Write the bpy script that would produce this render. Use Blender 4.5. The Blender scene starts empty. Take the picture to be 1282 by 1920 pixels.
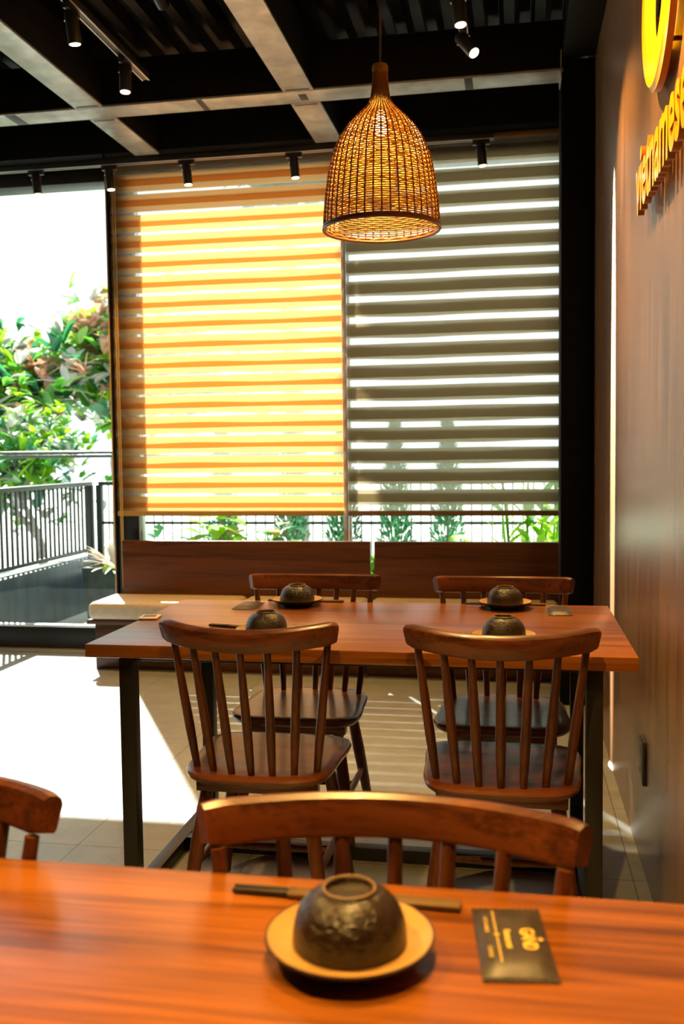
import bpy, bmesh, math, random
from mathutils import Vector, Matrix
random.seed(7)
PI = math.pi
S = bpy.context.scene
COL = S.collection

# ------------------------------------------------------------------ camera, world, sun, exposure
cam_d = bpy.data.cameras.new('camera'); cam = bpy.data.objects.new('camera', cam_d); COL.objects.link(cam)
cam.matrix_world = Matrix(((0.984168, 0.001310, 0.177234, 0), (0.176804, 0.062754, -0.982243, 0),
                           (-0.012409, 0.998028, 0.061529, 1.263), (0, 0, 0, 1)))
cam_d.sensor_fit = 'VERTICAL'; cam_d.sensor_height = 36; cam_d.lens = 33.75
cam_d.clip_start = 0.05; cam_d.clip_end = 500
cam_d.dof.use_dof = True; cam_d.dof.focus_distance = 2.7; cam_d.dof.aperture_fstop = 4.5
S.camera = cam
W = bpy.data.worlds.new('overcast_sky'); S.world = W; W.use_nodes = True
bg = W.node_tree.nodes['Background']; bg.inputs[0].default_value = (0.97, 0.99, 1.0, 1); bg.inputs[1].default_value = 2.0
sun_d = bpy.data.lights.new('sun', 'SUN'); sun = bpy.data.objects.new('sun', sun_d); COL.objects.link(sun)
sun_d.energy = 16.5; sun_d.angle = math.radians(0.6); sun_d.color = (1, 0.93, 0.82)
sun.rotation_euler = Vector((0.40, -0.72, -0.75)).to_track_quat('-Z', 'Y').to_euler()
S.view_settings.view_transform = 'Standard'; S.view_settings.look = 'None'
S.view_settings.exposure = 0.0; S.view_settings.gamma = 1.0; S.view_settings.use_curve_mapping = False
S.cycles.max_bounces = 8; S.cycles.diffuse_bounces = 4; S.cycles.glossy_bounces = 4
S.cycles.transparent_max_bounces = 24; S.cycles.transmission_bounces = 8
S.cycles.sample_clamp_indirect = 5.0; S.cycles.caustics_reflective = False; S.cycles.caustics_refractive = False
S.cycles.use_denoising = True
WARM = (1.0, 0.56, 0.14)

# ------------------------------------------------------------------ materials
def mat(name, col=(.5, .5, .5), rough=.5, metal=0., spec=.5, emit=None, estr=0., coat=0.):
    m = bpy.data.materials.new(name); m.use_nodes = True
    p = m.node_tree.nodes['Principled BSDF']
    p.inputs['Base Color'].default_value = (*col, 1); p.inputs['Roughness'].default_value = rough
    p.inputs['Metallic'].default_value = metal; p.inputs['Specular IOR Level'].default_value = spec
    p.inputs['Coat Weight'].default_value = coat
    if emit:
        p.inputs['Emission Color'].default_value = (*emit, 1); p.inputs['Emission Strength'].default_value = estr
    return m

def nd(m, t, **kw):
    n = m.node_tree.nodes.new(t)
    for k, v in kw.items(): setattr(n, k, v)
    return n
def lk(m, a, b): m.node_tree.links.new(a, b)
def P(m): return m.node_tree.nodes['Principled BSDF']

def noisy(name, c1, c2, scale=(5, 5, 5), detail=6, rough=.5, metal=0., bump=0., lo=.35, hi=.65, coat=0., spec=.5, dist=0., rvar=0.):
    """a noise between two colours, stretched by scale, with a bump of the same noise"""
    m = mat(name, c1, rough, metal, spec, coat=coat)
    tc = nd(m, 'ShaderNodeTexCoord'); mp = nd(m, 'ShaderNodeMapping'); mp.inputs['Scale'].default_value = scale
    lk(m, tc.outputs['Object'], mp.inputs[0])
    nz = nd(m, 'ShaderNodeTexNoise'); nz.inputs['Scale'].default_value = 1; nz.inputs['Detail'].default_value = detail
    nz.inputs['Distortion'].default_value = dist
    lk(m, mp.outputs[0], nz.inputs['Vector'])
    r = nd(m, 'ShaderNodeValToRGB'); r.color_ramp.elements[0].position = lo; r.color_ramp.elements[1].position = hi
    r.color_ramp.elements[0].color = (*c1, 1); r.color_ramp.elements[1].color = (*c2, 1)
    lk(m, nz.outputs['Fac'], r.inputs[0]); lk(m, r.outputs[0], P(m).inputs['Base Color'])
    if bump:
        b = nd(m, 'ShaderNodeBump'); b.inputs['Strength'].default_value = bump; b.inputs['Distance'].default_value = .004
        lk(m, nz.outputs['Fac'], b.inputs['Height']); lk(m, b.outputs[0], P(m).inputs['Normal'])
    if rvar:
        mr = nd(m, 'ShaderNodeMapRange'); mr.inputs[3].default_value = rough - rvar; mr.inputs[4].default_value = rough + rvar
        lk(m, nz.outputs['Fac'], mr.inputs[0]); lk(m, mr.outputs[0], P(m).inputs['Roughness'])
    return m

def wood(name, light, dark, axis=0, rough=.35, fine=1., coat=0., swirl=1.2, spec=.5):
    """long grain along axis: broad figure plus fine pores"""
    m = mat(name, light, rough, coat=coat, spec=spec)
    tc = nd(m, 'ShaderNodeTexCoord')
    def layer(sc, detail, dist):
        mp = nd(m, 'ShaderNodeMapping'); mp.inputs['Scale'].default_value = sc
        lk(m, tc.outputs['Object'], mp.inputs[0])
        n = nd(m, 'ShaderNodeTexNoise'); n.inputs['Scale'].default_value = 1; n.inputs['Detail'].default_value = detail
        n.inputs['Distortion'].default_value = dist; lk(m, mp.outputs[0], n.inputs['Vector']); return n
    a = [14 * fine] * 3; a[axis] = 1.1 * fine
    b = [160 * fine] * 3; b[axis] = 5 * fine
    n1 = layer(a, 4, swirl); n2 = layer(b, 3, .3)
    mx = nd(m, 'ShaderNodeMix', data_type='FLOAT'); mx.inputs[0].default_value = .35
    lk(m, n1.outputs['Fac'], mx.inputs[2]); lk(m, n2.outputs['Fac'], mx.inputs[3])
    r = nd(m, 'ShaderNodeValToRGB'); e = r.color_ramp.elements
    e[0].position = .40; e[0].color = (*dark, 1); e[1].position = .58; e[1].color = (*light, 1)
    lk(m, mx.outputs[0], r.inputs[0]); lk(m, r.outputs[0], P(m).inputs['Base Color'])
    bp = nd(m, 'ShaderNodeBump'); bp.inputs['Strength'].default_value = .08; bp.inputs['Distance'].default_value = .002
    lk(m, n2.outputs['Fac'], bp.inputs['Height']); lk(m, bp.outputs[0], P(m).inputs['Normal'])
    return m

def thin(name, col, trans=0.5, see=0., rough=.8, gloss=0.):
    """a thin sheet: part diffuse, part translucent, part see-through"""
    m = bpy.data.materials.new(name); m.use_nodes = True; nt = m.node_tree; nt.nodes.clear()
    out = nd(m, 'ShaderNodeOutputMaterial'); d = nd(m, 'ShaderNodeBsdfDiffuse'); t = nd(m, 'ShaderNodeBsdfTranslucent')
    d.inputs[0].default_value = (*col[0], 1); t.inputs[0].default_value = (*col[1], 1)
    mx = nd(m, 'ShaderNodeMixShader'); mx.inputs[0].default_value = trans
    lk(m, d.outputs[0], mx.inputs[1]); lk(m, t.outputs[0], mx.inputs[2]); last = mx
    if see:
        tr = nd(m, 'ShaderNodeBsdfTransparent'); m2 = nd(m, 'ShaderNodeMixShader'); m2.inputs[0].default_value = see
        lk(m, last.outputs[0], m2.inputs[1]); lk(m, tr.outputs[0], m2.inputs[2]); last = m2
    if gloss:
        g = nd(m, 'ShaderNodeBsdfGlossy'); g.inputs[1].default_value = .35; m3 = nd(m, 'ShaderNodeMixShader'); m3.inputs[0].default_value = gloss
        lk(m, last.outputs[0], m3.inputs[1]); lk(m, g.outputs[0], m3.inputs[2]); last = m3
    lk(m, last.outputs[0], out.inputs[0])
    return m

def glass_mat():
    m = bpy.data.materials.new('window_glass'); m.use_nodes = True; m.node_tree.nodes.clear()
    out = nd(m, 'ShaderNodeOutputMaterial'); tr = nd(m, 'ShaderNodeBsdfTransparent'); g = nd(m, 'ShaderNodeBsdfGlossy')
    tr.inputs[0].default_value = (.92, .985, .96, 1); g.inputs[1].default_value = .02
    w = nd(m, 'ShaderNodeLayerWeight'); w.inputs[0].default_value = .5
    f = nd(m, 'ShaderNodeMath', operation='POWER'); f.inputs[1].default_value = 5; lk(m, w.outputs['Facing'], f.inputs[0])
    f2 = nd(m, 'ShaderNodeMath', operation='MULTIPLY_ADD'); f2.inputs[1].default_value = .9; f2.inputs[2].default_value = .035; lk(m, f.outputs[0], f2.inputs[0])
    mx = nd(m, 'ShaderNodeMixShader'); lk(m, f2.outputs[0], mx.inputs[0]); lk(m, tr.outputs[0], mx.inputs[1]); lk(m, g.outputs[0], mx.inputs[2])
    lk(m, mx.outputs[0], out.inputs[0]); return m

M = {}
M['glass'] = glass_mat()
M['black'] = mat('black_steel', (.012, .011, .010), .42)
M['matte_black'] = mat('matte_black_paint', (.004, .0035, .003), .7, spec=.12)
M['steel'] = noisy('galvanised_steel', (.55, .56, .52), (.34, .34, .31), (9, 9, 9), 6, .38, .4, .05, rvar=.08)
M['weld'] = mat('weld_scorch', (.05, .05, .055), .5, .6)
M['deck'] = mat('corrugated_deck', (.006, .004, .003), .42, .5)
M['track'] = mat('track_white', (.55, .53, .5), .35, .5)
M['lens'] = mat('lamp_lens', (1, .8, .5), .3, emit=(1, .74, .38), estr=14)
M['chrome'] = mat('bright_screw', (.7, .7, .66), .25, 1)
M['table'] = wood('table_walnut', (.33, .105, .011), (.11, .030, .003), 0, .30, .62, swirl=1.1)
M['chair'] = wood('chair_walnut', (.16, .045, .012), (.055, .015, .005), 0, .30, 1., coat=.12, spec=.4)
M['chair_v'] = wood('chair_walnut_upright', (.115, .033, .010), (.05, .014, .005), 2, .34, 1., spec=.4)
M['bench'] = wood('bench_walnut', (.15, .048, .014), (.06, .018, .006), 0, .36, .7)
M['cushion'] = noisy('cushion_vinyl', (.62, .50, .36), (.68, .56, .42), (40, 40, 40), 3, .42, bump=.05)
M['bowl'] = noisy('bowl_glaze', (.010, .006, .003), (.030, .017, .008), (60, 160, 160), 3, .28, bump=.6, dist=1.5)
M['ring_clay'] = mat('unglazed_ring', (.20, .12, .06), .5)
M['plate'] = noisy('plate_dark', (.025, .015, .010), (.05, .03, .018), (40, 40, 40), 3, .4)
M['glaze'] = noisy('plate_tan_glaze', (.42, .24, .07), (.50, .29, .09), (30, 30, 30), 3, .38)
M['packet'] = noisy('packet_foil', (.030, .022, .020), (.045, .034, .03), (60, 60, 60), 3, .42, bump=.1)
M['gold_print'] = mat('gold_print', (.75, .52, .08), .4)
M['sleeve'] = mat('paper_sleeve', (.12, .066, .018), .55)
M['stick'] = mat('black_chopstick', (.02, .012, .01), .35)
M['tile_white'] = mat('plaque_white', (.75, .72, .64), .4)
M['print'] = mat('plaque_print', (.12, .06, .03), .5)
M['sign'] = mat('yellow_acrylic', (.90, .56, .01), .25, coat=.3)
M['sign_side'] = mat('orange_acrylic', (.42, .13, .012), .3)
M['plastic'] = mat('dark_plastic', (.20, .17, .135), .35)
M['plate_face'] = mat('outlet_face', (.42, .36, .28), .35)
M['aluminium'] = mat('aluminium', (.75, .77, .78), .3, .6)
M['cord'] = mat('lamp_cord', (.05, .03, .02), .6)
M['chain'] = mat('pull_chain', (.62, .42, .16), .35)
M['blind_rail'] = mat('amber_rail', (.50, .28, .06), .4)
M['blind_rail_taupe'] = mat('taupe_rail', (.20, .115, .05), .4)
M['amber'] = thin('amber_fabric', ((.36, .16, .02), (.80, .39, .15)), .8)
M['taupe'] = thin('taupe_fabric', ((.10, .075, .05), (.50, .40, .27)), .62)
M['sheer'] = thin('sheer_net', ((.75, .72, .66), (.85, .82, .76)), .6, .72)
M['rattan'] = thin('rattan', ((.46, .26, .06), (.68, .40, .09)), .4, gloss=.06)
M['rattan_stake'] = thin('rattan_stake', ((.30, .125, .028), (.30, .12, .022)), .3, gloss=.06)
M['rattan_dark'] = mat('rattan_rim', (.16, .055, .014), .5)
M['terrace'] = noisy('pale_paving', (.62, .61, .58), (.72, .71, .68), (3, 3, 3), 4, .8)
M['ground'] = noisy('pale_ground', (.55, .56, .52), (.66, .66, .62), (.6, .6, .6), 4, .9)
M['parapet'] = noisy('slate_parapet', (.035, .055, .075), (.075, .10, .115), (9, 9, 3), 8, .35, bump=.1)
M['rail'] = mat('railing_paint', (.05, .058, .055), .4)
M['pot'] = noisy('slate_pot', (.05, .065, .075), (.10, .12, .13), (12, 12, 12), 5, .5)
M['bark'] = noisy('bark', (.30, .25, .22), (.45, .40, .36), (9, 9, 20), 5, .8)
def leafmat(n, a, b): return thin(n, (a, b), .45, gloss=.08)
M['leaf'] = leafmat('leaf_green', (.09, .33, .05), (.20, .60, .06))
M['leaf_deep'] = leafmat('leaf_deep_green', (.03, .20, .09), (.06, .34, .12))
M['leaf_lime'] = leafmat('leaf_lime', (.26, .48, .02), (.50, .85, .03))
M['leaf_pink'] = leafmat('leaf_pink', (.62, .34, .24), (.75, .42, .28))
M['leaf_pale'] = leafmat('leaf_pale', (.62, .60, .58), (.6, .6, .55))
M['conifer'] = leafmat('conifer_green', (.05, .22, .10), (.09, .34, .15))
M['tower'] = mat('tower_paint', (.45, .55, .60), .6)
M['rose'] = leafmat('bromeliad_cream', (.75, .62, .50), (.8, .6, .5))

def wall_panel_mat():
    m = wood('brown_laminate', (.25, .14, .08), (.13, .068, .038), 2, .26, 1.5, swirl=.3, spec=.65)
    P(m).inputs['Anisotropic'].default_value = .9; P(m).inputs['Anisotropic Rotation'].default_value = .25
    t = nd(m, 'ShaderNodeTangent', direction_type='RADIAL', axis='Z'); lk(m, t.outputs[0], P(m).inputs['Tangent'])
    return m
M['panel'] = wall_panel_mat()

def floor_mat():
    m = mat('stone_tiles', (.3, .3, .29), .34)
    g = nd(m, 'ShaderNodeNewGeometry')
    mp = nd(m, 'ShaderNodeMapping'); mp.inputs['Location'].default_value = (1.40 + 5.8, 2.868 - 2.866 + .034 + 5.8 - 2.9, 0)
    lk(m, g.outputs['Position'], mp.inputs[0])
    br = nd(m, 'ShaderNodeTexBrick'); br.offset = 0; br.squash = 1
    br.inputs['Scale'].default_value = 1; br.inputs['Brick Width'].default_value = .58; br.inputs['Row Height'].default_value = .5785
    br.inputs['Mortar Size'].default_value = .0022; br.inputs['Mortar Smooth'].default_value = .3; br.inputs['Bias'].default_value = 0
    br.inputs['Color1'].default_value = (.37, .385, .395, 1); br.inputs['Color2'].default_value = (.33, .345, .355, 1); br.inputs['Mortar'].default_value = (.13, .12, .10, 1)
    lk(m, mp.outputs[0], br.inputs['Vector'])
    n = nd(m, 'ShaderNodeTexNoise'); n.inputs['Scale'].default_value = 9; n.inputs['Detail'].default_value = 9; n.inputs['Roughness'].default_value = .65
    lk(m, g.outputs['Position'], n.inputs['Vector'])
    mx = nd(m, 'ShaderNodeMix', data_type='RGBA', blend_type='MULTIPLY'); mx.inputs[0].default_value = .6
    r = nd(m, 'ShaderNodeValToRGB'); r.color_ramp.elements[0].position = .3; r.color_ramp.elements[0].color = (.6, .6, .6, 1); r.color_ramp.elements[1].position = .7
    lk(m, n.outputs['Fac'], r.inputs[0]); lk(m, br.outputs['Color'], mx.inputs[6]); lk(m, r.outputs[0], mx.inputs[7])
    lk(m, mx.outputs[2], P(m).inputs['Base Color'])
    b = nd(m, 'ShaderNodeBump'); b.inputs['Strength'].default_value = .35; b.inputs['Distance'].default_value = .004
    n2 = nd(m, 'ShaderNodeTexNoise'); n2.inputs['Scale'].default_value = 35; n2.inputs['Detail'].default_value = 8; lk(m, g.outputs['Position'], n2.inputs['Vector'])
    sb = nd(m, 'ShaderNodeMath', operation='SUBTRACT'); lk(m, n2.outputs['Fac'], sb.inputs[0]); lk(m, br.outputs['Fac'], sb.inputs[1])
    lk(m, sb.outputs[0], b.inputs['Height']); lk(m, b.outputs[0], P(m).inputs['Normal'])
    return m
M['floor'] = floor_mat()

# ------------------------------------------------------------------ mesh helpers
def link(name, bm, m, parent=None, smooth=True, loc=None):
    me = bpy.data.meshes.new(name); bmesh.ops.recalc_face_normals(bm, faces=bm.faces[:]); bm.to_mesh(me); bm.free()
    if isinstance(m, (list, tuple)):
        for k in m: me.materials.append(M[k])
    else: me.materials.append(M[m])
    o = bpy.data.objects.new(name, me); COL.objects.link(o)
    if parent: o.parent = parent
    if loc: o.location = loc
    if smooth:
        for p in me.polygons: p.use_smooth = True
        try: me.set_sharp_from_angle(angle=math.radians(38))
        except Exception: pass
    return o

def tag(o, label=None, cat=None, group=None, kind=None):
    if label: o['label'] = label
    if cat: o['category'] = cat
    if group: o['group'] = group
    if kind: o['kind'] = kind
    return o
def thing(name, label, cat, loc=(0, 0, 0), rz=0., group=None):
    o = bpy.data.objects.new(name, None); o.empty_display_size = .05; COL.objects.link(o)
    o.location = loc; o.rotation_euler = (0, 0, rz); return tag(o, label, cat, group)
def copy_tree(o, parent=None):
    c = o.copy(); COL.objects.link(c)
    if parent is not None: c.parent = parent
    for ch in list(o.children): copy_tree(ch, c)
    return c

def box(bm, lo, hi, bev=0., seg=2, M4=None):
    r = bmesh.ops.create_cube(bm, size=1.)
    vs = r['verts']
    for v in vs:
        v.co = Vector([lo[i] + (v.co[i] + .5) * (hi[i] - lo[i]) for i in range(3)])
    if bev > 0:
        es = list({e for v in vs for e in v.link_edges})
        rr = bmesh.ops.bevel(bm, geom=es, offset=bev, segments=seg, affect='EDGES', profile=.5)
        vs = list({v for f in rr['faces'] for v in f.verts} | {v for v in vs if v.is_valid})
    if M4 is not None:
        for v in vs: v.co = M4 @ v.co
    return vs
def boxo(name, lo, hi, m, parent=None, bev=.002, seg=2, loc=None):
    bm = bmesh.new(); box(bm, lo, hi, bev, seg); return link(name, bm, m, parent, loc=loc)

def tube(bm, pts, rad, n=10, cap=True, sq=None):
    """a tube along pts with a radius per point"""
    pts = [Vector(p) for p in pts]
    if not isinstance(rad, (list, tuple)): rad = [rad] * len(pts)
    rings = []; up = None
    for i, p in enumerate(pts):
        d = (pts[min(i + 1, len(pts) - 1)] - pts[max(i - 1, 0)]).normalized()
        if up is None:
            up = Vector((0, 0, 1)) if abs(d.z) < .9 else Vector((0, 1, 0))
        a = d.cross(up).normalized(); b = a.cross(d).normalized(); up = b
        sx, sy = sq if sq else (1, 1)
        rings.append([bm.verts.new(p + a * math.cos(2 * PI * k / n) * rad[i] * sx + b * math.sin(2 * PI * k / n) * rad[i] * sy) for k in range(n)])
    for r0, r1 in zip(rings, rings[1:]):
        for k in range(n): bm.faces.new((r0[k], r0[(k + 1) % n], r1[(k + 1) % n], r1[k]))
    if cap:
        bm.faces.new(rings[0]); bm.faces.new(rings[-1][::-1])
    return rings

def lathe(bm, prof, n=40, c=(0, 0, 0)):
    """revolve (r, z) pairs round z"""
    c = Vector(c); rings = []
    for r, z in prof:
        if r < 1e-6: rings.append([bm.verts.new(c + Vector((0, 0, z)))])
        else: rings.append([bm.verts.new(c + Vector((r * math.cos(2 * PI * k / n), r * math.sin(2 * PI * k / n), z))) for k in range(n)])
    for a, b in zip(rings, rings[1:]):
        for k in range(n):
            k2 = (k + 1) % n
            if len(a) == 1 and len(b) == 1: continue
            if len(a) == 1: bm.faces.new((a[0], b[k], b[k2]))
            elif len(b) == 1: bm.faces.new((a[k], a[k2], b[0]))
            else: bm.faces.new((a[k], a[k2], b[k2], b[k]))

def extrude_outline(bm, layers):
    """loft closed outlines [(points)], capped at both ends"""
    rings = [[bm.verts.new(p) for p in L] for L in layers]; n = len(rings[0])
    for a, b in zip(rings, rings[1:]):
        for k in range(n): bm.faces.new((a[k], a[(k + 1) % n], b[(k + 1) % n], b[k]))
    bm.faces.new(rings[0][::-1]); bm.faces.new(rings[-1])

def text_bm(txt, size, depth=0.001, bold=0.0, sx=1., spacing=1., align='LEFT', res=4):
    cu = bpy.data.curves.new('lettering', 'FONT'); cu.body = txt; cu.size = size; cu.extrude = depth; cu.offset = bold
    cu.space_character = spacing; cu.align_x = align; cu.resolution_u = res
    o = bpy.data.objects.new('lettering', cu); COL.objects.link(o)
    dg = bpy.context.evaluated_depsgraph_get(); me = bpy.data.meshes.new_from_object(o.evaluated_get(dg))
    bpy.data.objects.remove(o); bpy.data.curves.remove(cu)
    bm = bmesh.new(); bm.from_mesh(me); bpy.data.meshes.remove(me)
    for v in bm.verts: v.co.x *= sx
    return bm

def spot_light(name, loc, aim, power, size=70, parent=None, col=WARM, rad=.02, blend=.6):
    d = bpy.data.lights.new(name, 'SPOT'); d.energy = power; d.color = col; d.spot_size = math.radians(size); d.spot_blend = blend; d.shadow_soft_size = rad
    o = bpy.data.objects.new(name, d); COL.objects.link(o); o.location = loc
    o.rotation_euler = Vector(aim).to_track_quat('-Z', 'Y').to_euler()
    if parent: o.parent = parent
    return o

# ------------------------------------------------------------------ the setting
XW = .378; YG = 5.80
tag(boxo('floor', (-6.2, -3.2, -.10), (.60, 5.90, 0), 'floor', bev=0), kind='structure')
tag(boxo('wall_right', (XW, -3.2, 0), (XW + .16, 5.95, 3.30), 'panel', bev=0), kind='structure')
tag(boxo('wall_left', (-6.2, -3.2, 0), (-6.05, 5.7, 3.30), 'panel', bev=0), kind='structure')
tag(boxo('wall_back', (-6.05, -3.2, 0), (XW, -3.05, 3.30), 'panel', bev=0), kind='structure')

tag(boxo('wall_front', (-6.2, 5.765, 3.09), (XW, 5.94, 3.50), 'matte_black', bev=0), kind='structure')

def deck():
    bm = bmesh.new(); x = -6.2; prof = []
    while x < .6:
        prof += [(x, 3.42), (x + .05, 3.42), (x + .075, 3.36), (x + .125, 3.36)]; x += .15
    prof.append((x, 3.42))
    a = [bm.verts.new((px, -3.2, pz)) for px, pz in prof]; b = [bm.verts.new((px, 5.95, pz)) for px, pz in prof]
    for i in range(len(prof) - 1): bm.faces.new((a[i], a[i + 1], b[i + 1], b[i]))
    t = [bm.verts.new((px, py, 3.50)) for px, py in ((-6.2, -3.2), (x, -3.2), (x, 5.95), (-6.2, 5.95))]; bm.faces.new(t)
    return link('ceiling', bm, 'deck', smooth=False)
tag(deck(), kind='structure')

def beam(name, lo, hi, steel=True, marks=()):
    """a dark steel beam whose bottom flange is bare galvanised steel"""
    o = boxo(name, lo, hi, 'matte_black', bev=.003); tag(o, kind='structure')
    if steel:
        f = boxo('flange', (lo[0] - .004, lo[1] - .004, lo[2] - .012), (hi[0] + .004, hi[1] + .004, lo[2]), 'steel', o, bev=.002)
        for (x, y, sx, sy) in marks:
            boxo('weld_seam', (x - sx, y - sy, lo[2] - .0135), (x + sx, y + sy, lo[2] - .0115), 'weld', f, bev=.0005)
    return o
ZB = 3.074
beam('ceiling_beam', (-6.05, 4.795, ZB), (.225, 4.945, 3.30), True, ((-2.62, 4.87, .03, .075), (-1.58, 4.87, .016, .075), (-.22, 4.87, .02, .075), (-1.05, 4.87, .02, .04)))
for xa, xb in ((-2.24, -2.097), (-1.132, -.985), (-3.35, -3.205)):
    beam('ceiling_beam', (xa, -3.05, ZB), (xb, 4.78, 3.30), True, (((xa + xb) / 2, 4.765, .06, .006),))
    beam('ceiling_beam', (xa, 4.96, ZB), (xb, 5.585, 3.30), True, (((xa + xb) / 2, 4.975, .06, .006),))
beam('ceiling_beam', (-6.05, 5.60, 3.09), (XW, 5.69, 3.36), False)
beam('ceiling_beam', (.225, -3.05, 3.12), (XW, 4.80, 3.34), False)
o = boxo('steel_column', (.221, 4.815, 0), (XW, 5.07, 3.12), 'matte_black', bev=.004); tag(o, kind='structure')
boxo('end_plate', (.215, 4.79, 3.03), (.221, 4.95, 3.16), 'steel', o, bev=.001)

# windows: frames and glass
def window(n, x0, x1, frame_x0, frame_x1):
    o = boxo('window_%d' % n, (frame_x0, 5.765, 2.975), (frame_x1, 5.94, 3.09), 'black'); tag(o, kind='structure')
    boxo('sill_frame', (frame_x0, 5.765, 0), (frame_x1, 5.86, .155 if n == 1 else .10), 'black', o)
    boxo('glass_pane', (x0, YG - .004, .10), (x1, YG + .004, 2.98), 'glass', o, bev=0)
    return o
w1 = window(1, -6.05, -2.53, -6.05, -2.535)
boxo('sill_bead', (-6.05, 5.755, .155), (-2.535, 5.80, .172), 'aluminium', w1)
boxo('floor_track', (-6.05, 5.70, 0), (-2.535, 5.765, .014), 'aluminium', w1)
boxo('edge_post', (-2.500, 5.715, .0), (-2.486, 5.765, 3.09), 'black', w1)
boxo('post_lit_edge', (-2.499, 5.708, .0), (-2.491, 5.715, 3.09), 'chain', w1)  # gold colour stands in for light caught on the post's edge
w2 = window(2, -2.35, -1.02, -2.53, -1.02)
boxo('mullion', (-2.530, 5.79, .10), (-2.362, 5.88, 2.98), 'black', w2)
boxo('mullion_bead', (-2.362, 5.79, .10), (-2.342, 5.85, 2.98), 'aluminium', w2)
boxo('sash', (-1.035, 5.785, .10), (-1.005, 5.83, 2.98), 'aluminium', w2)
w3 = window(3, -1.0, .30, -1.02, XW)
boxo('sash', (-1.0, 5.79, .10), (-.985, 5.82, 2.98), 'aluminium', w3)
boxo('jamb', (.262, 5.765, .0), (XW, 5.86, 2.98), 'black', w3)

# ------------------------------------------------------------------ zebra blinds
def blind(name, label, x0, x1, z_bright, shift, ow, fab, rail, per=.1245, zt=3.07, zb=.905, seed=1):
    t = thing(name, label, 'blind', ((x0 + x1) / 2, 5.73, zb))
    rnd = random.Random(seed)
    def sheet(nm, y, zc, amp):
        """alternating opaque and sheer bands; zc = centre of one sheer band"""
        bm = bmesh.new(); sw = per - ow; nx = 40
        k0 = int((zb - zc) / per) - 2; cuts = [zb]
        for k in range(k0, k0 + 24):
            for zz in (zc + k * per - sw / 2, zc + k * per + sw / 2):
                if zb + .004 < zz < zt - .004: cuts.append(zz)
        cuts.append(zt); ph = rnd.random() * 6
        def vz(z, i):
            u = i / nx; f = max(0, min(1, (zt - z) / 1.2)) * max(0, min(1, (z - zb) / .25))
            return z + amp * f * (math.sin(7.5 * u + ph + z * 1.1) * .6 + math.sin(13 * u + ph * 2 - z * 2.3) * .4)
        rows = [[bm.verts.new((x0 + (x1 - x0) * i / nx - (x0 + x1) / 2, y - 5.73, vz(z, i) - zb)) for i in range(nx + 1)] for z in cuts]
        for j in range(len(cuts) - 1):
            zm = (cuts[j] + cuts[j + 1]) / 2; d = ((zm - zc) / per + .5) % 1 - .5
            for i in range(nx):
                f = bm.faces.new((rows[j][i], rows[j][i + 1], rows[j + 1][i + 1], rows[j + 1][i])); f.material_index = 1 if abs(d) * per < sw / 2 else 0
        return link(nm, bm, (fab, 'sheer'), t)
    sheet('fabric', 5.726, z_bright + shift / 2, .002)
    sheet('fabric', 5.734, z_bright - shift / 2, .005)
    hx = (x1 - x0) / 2
    boxo('bottom_rail', (-hx, -.018, -.024), (hx, .018, .008), rail, t, bev=.006, seg=3)
    boxo('headrail', (-hx, -.03, zt - zb - .01), (hx, .03, zt - zb + .018), rail, t, bev=.004)
    return t
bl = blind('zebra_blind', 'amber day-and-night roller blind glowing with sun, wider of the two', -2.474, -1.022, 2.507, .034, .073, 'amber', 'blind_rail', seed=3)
bm = bmesh.new(); tube(bm, [(.046 - .735, -.05, 2.1), (.046 - .735, -.05, .0), (.049 - .735, -.05, -.48)], .004, 6)
tube(bm, [(.060 - .735, -.05, 2.1), (.058 - .735, -.05, .0), (.055 - .735, -.05, -.48)], .004, 6)
link('pull_chain', bm, 'chain', bl)
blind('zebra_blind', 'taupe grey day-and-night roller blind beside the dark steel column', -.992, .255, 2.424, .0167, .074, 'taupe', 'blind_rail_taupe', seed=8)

# ------------------------------------------------------------------ bench seating
def bench(label, x0, x1, back0, back1):
    t = thing('banquette_bench', label, 'bench', ((x0 + x1) / 2, 5.5, 0), group='window benches')
    h = (x1 - x0) / 2; c = (x0 + x1) / 2
    boxo('base', (-h, -.20, 0), (h, .17, .27), 'bench', t, bev=.003)
    boxo('seat_board', (-h - .035 if x0 < -2 else -h, -.235, .27), (h, .17, .298), 'bench', t, bev=.004)
    boxo('backrest', (back0 - c, .135, .20), (back1 - c, .175, .733), 'bench', t, bev=.005, seg=3)
    return t
bench('dark wood window bench under the amber blind', -2.455, -.842, -2.417, -.850)
bench('dark wood window bench under the taupe blind', -.826, .245, -.826, .25)
def cushion(label, x0, x1):
    bm = bmesh.new(); vs = box(bm, (x0, 5.245, .300), (x1, 5.632, .402), .034, 4)
    cx = (x0 + x1) / 2; hx = (x1 - x0) / 2
    for v in bm.verts:
        if v.co.z > .36:
            u = (v.co.x - cx) / hx; w = (v.co.y - 5.44) / .2
            v.co.z += .012 * (1 - u ** 4) * (1 - w * w)
    o = link('seat_cushion', bm, 'cushion'); tag(o, label, 'cushion', 'bench cushions'); return o
cushion('cream seat cushion at the open left end of the window bench', -2.478, -1.600)
cushion('cream seat cushion behind the left rear chair, next to the bench gap', -1.594, -.852)
cushion('cream seat cushion under the taupe blind, behind the right rear chair', -.830, .243)

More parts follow.
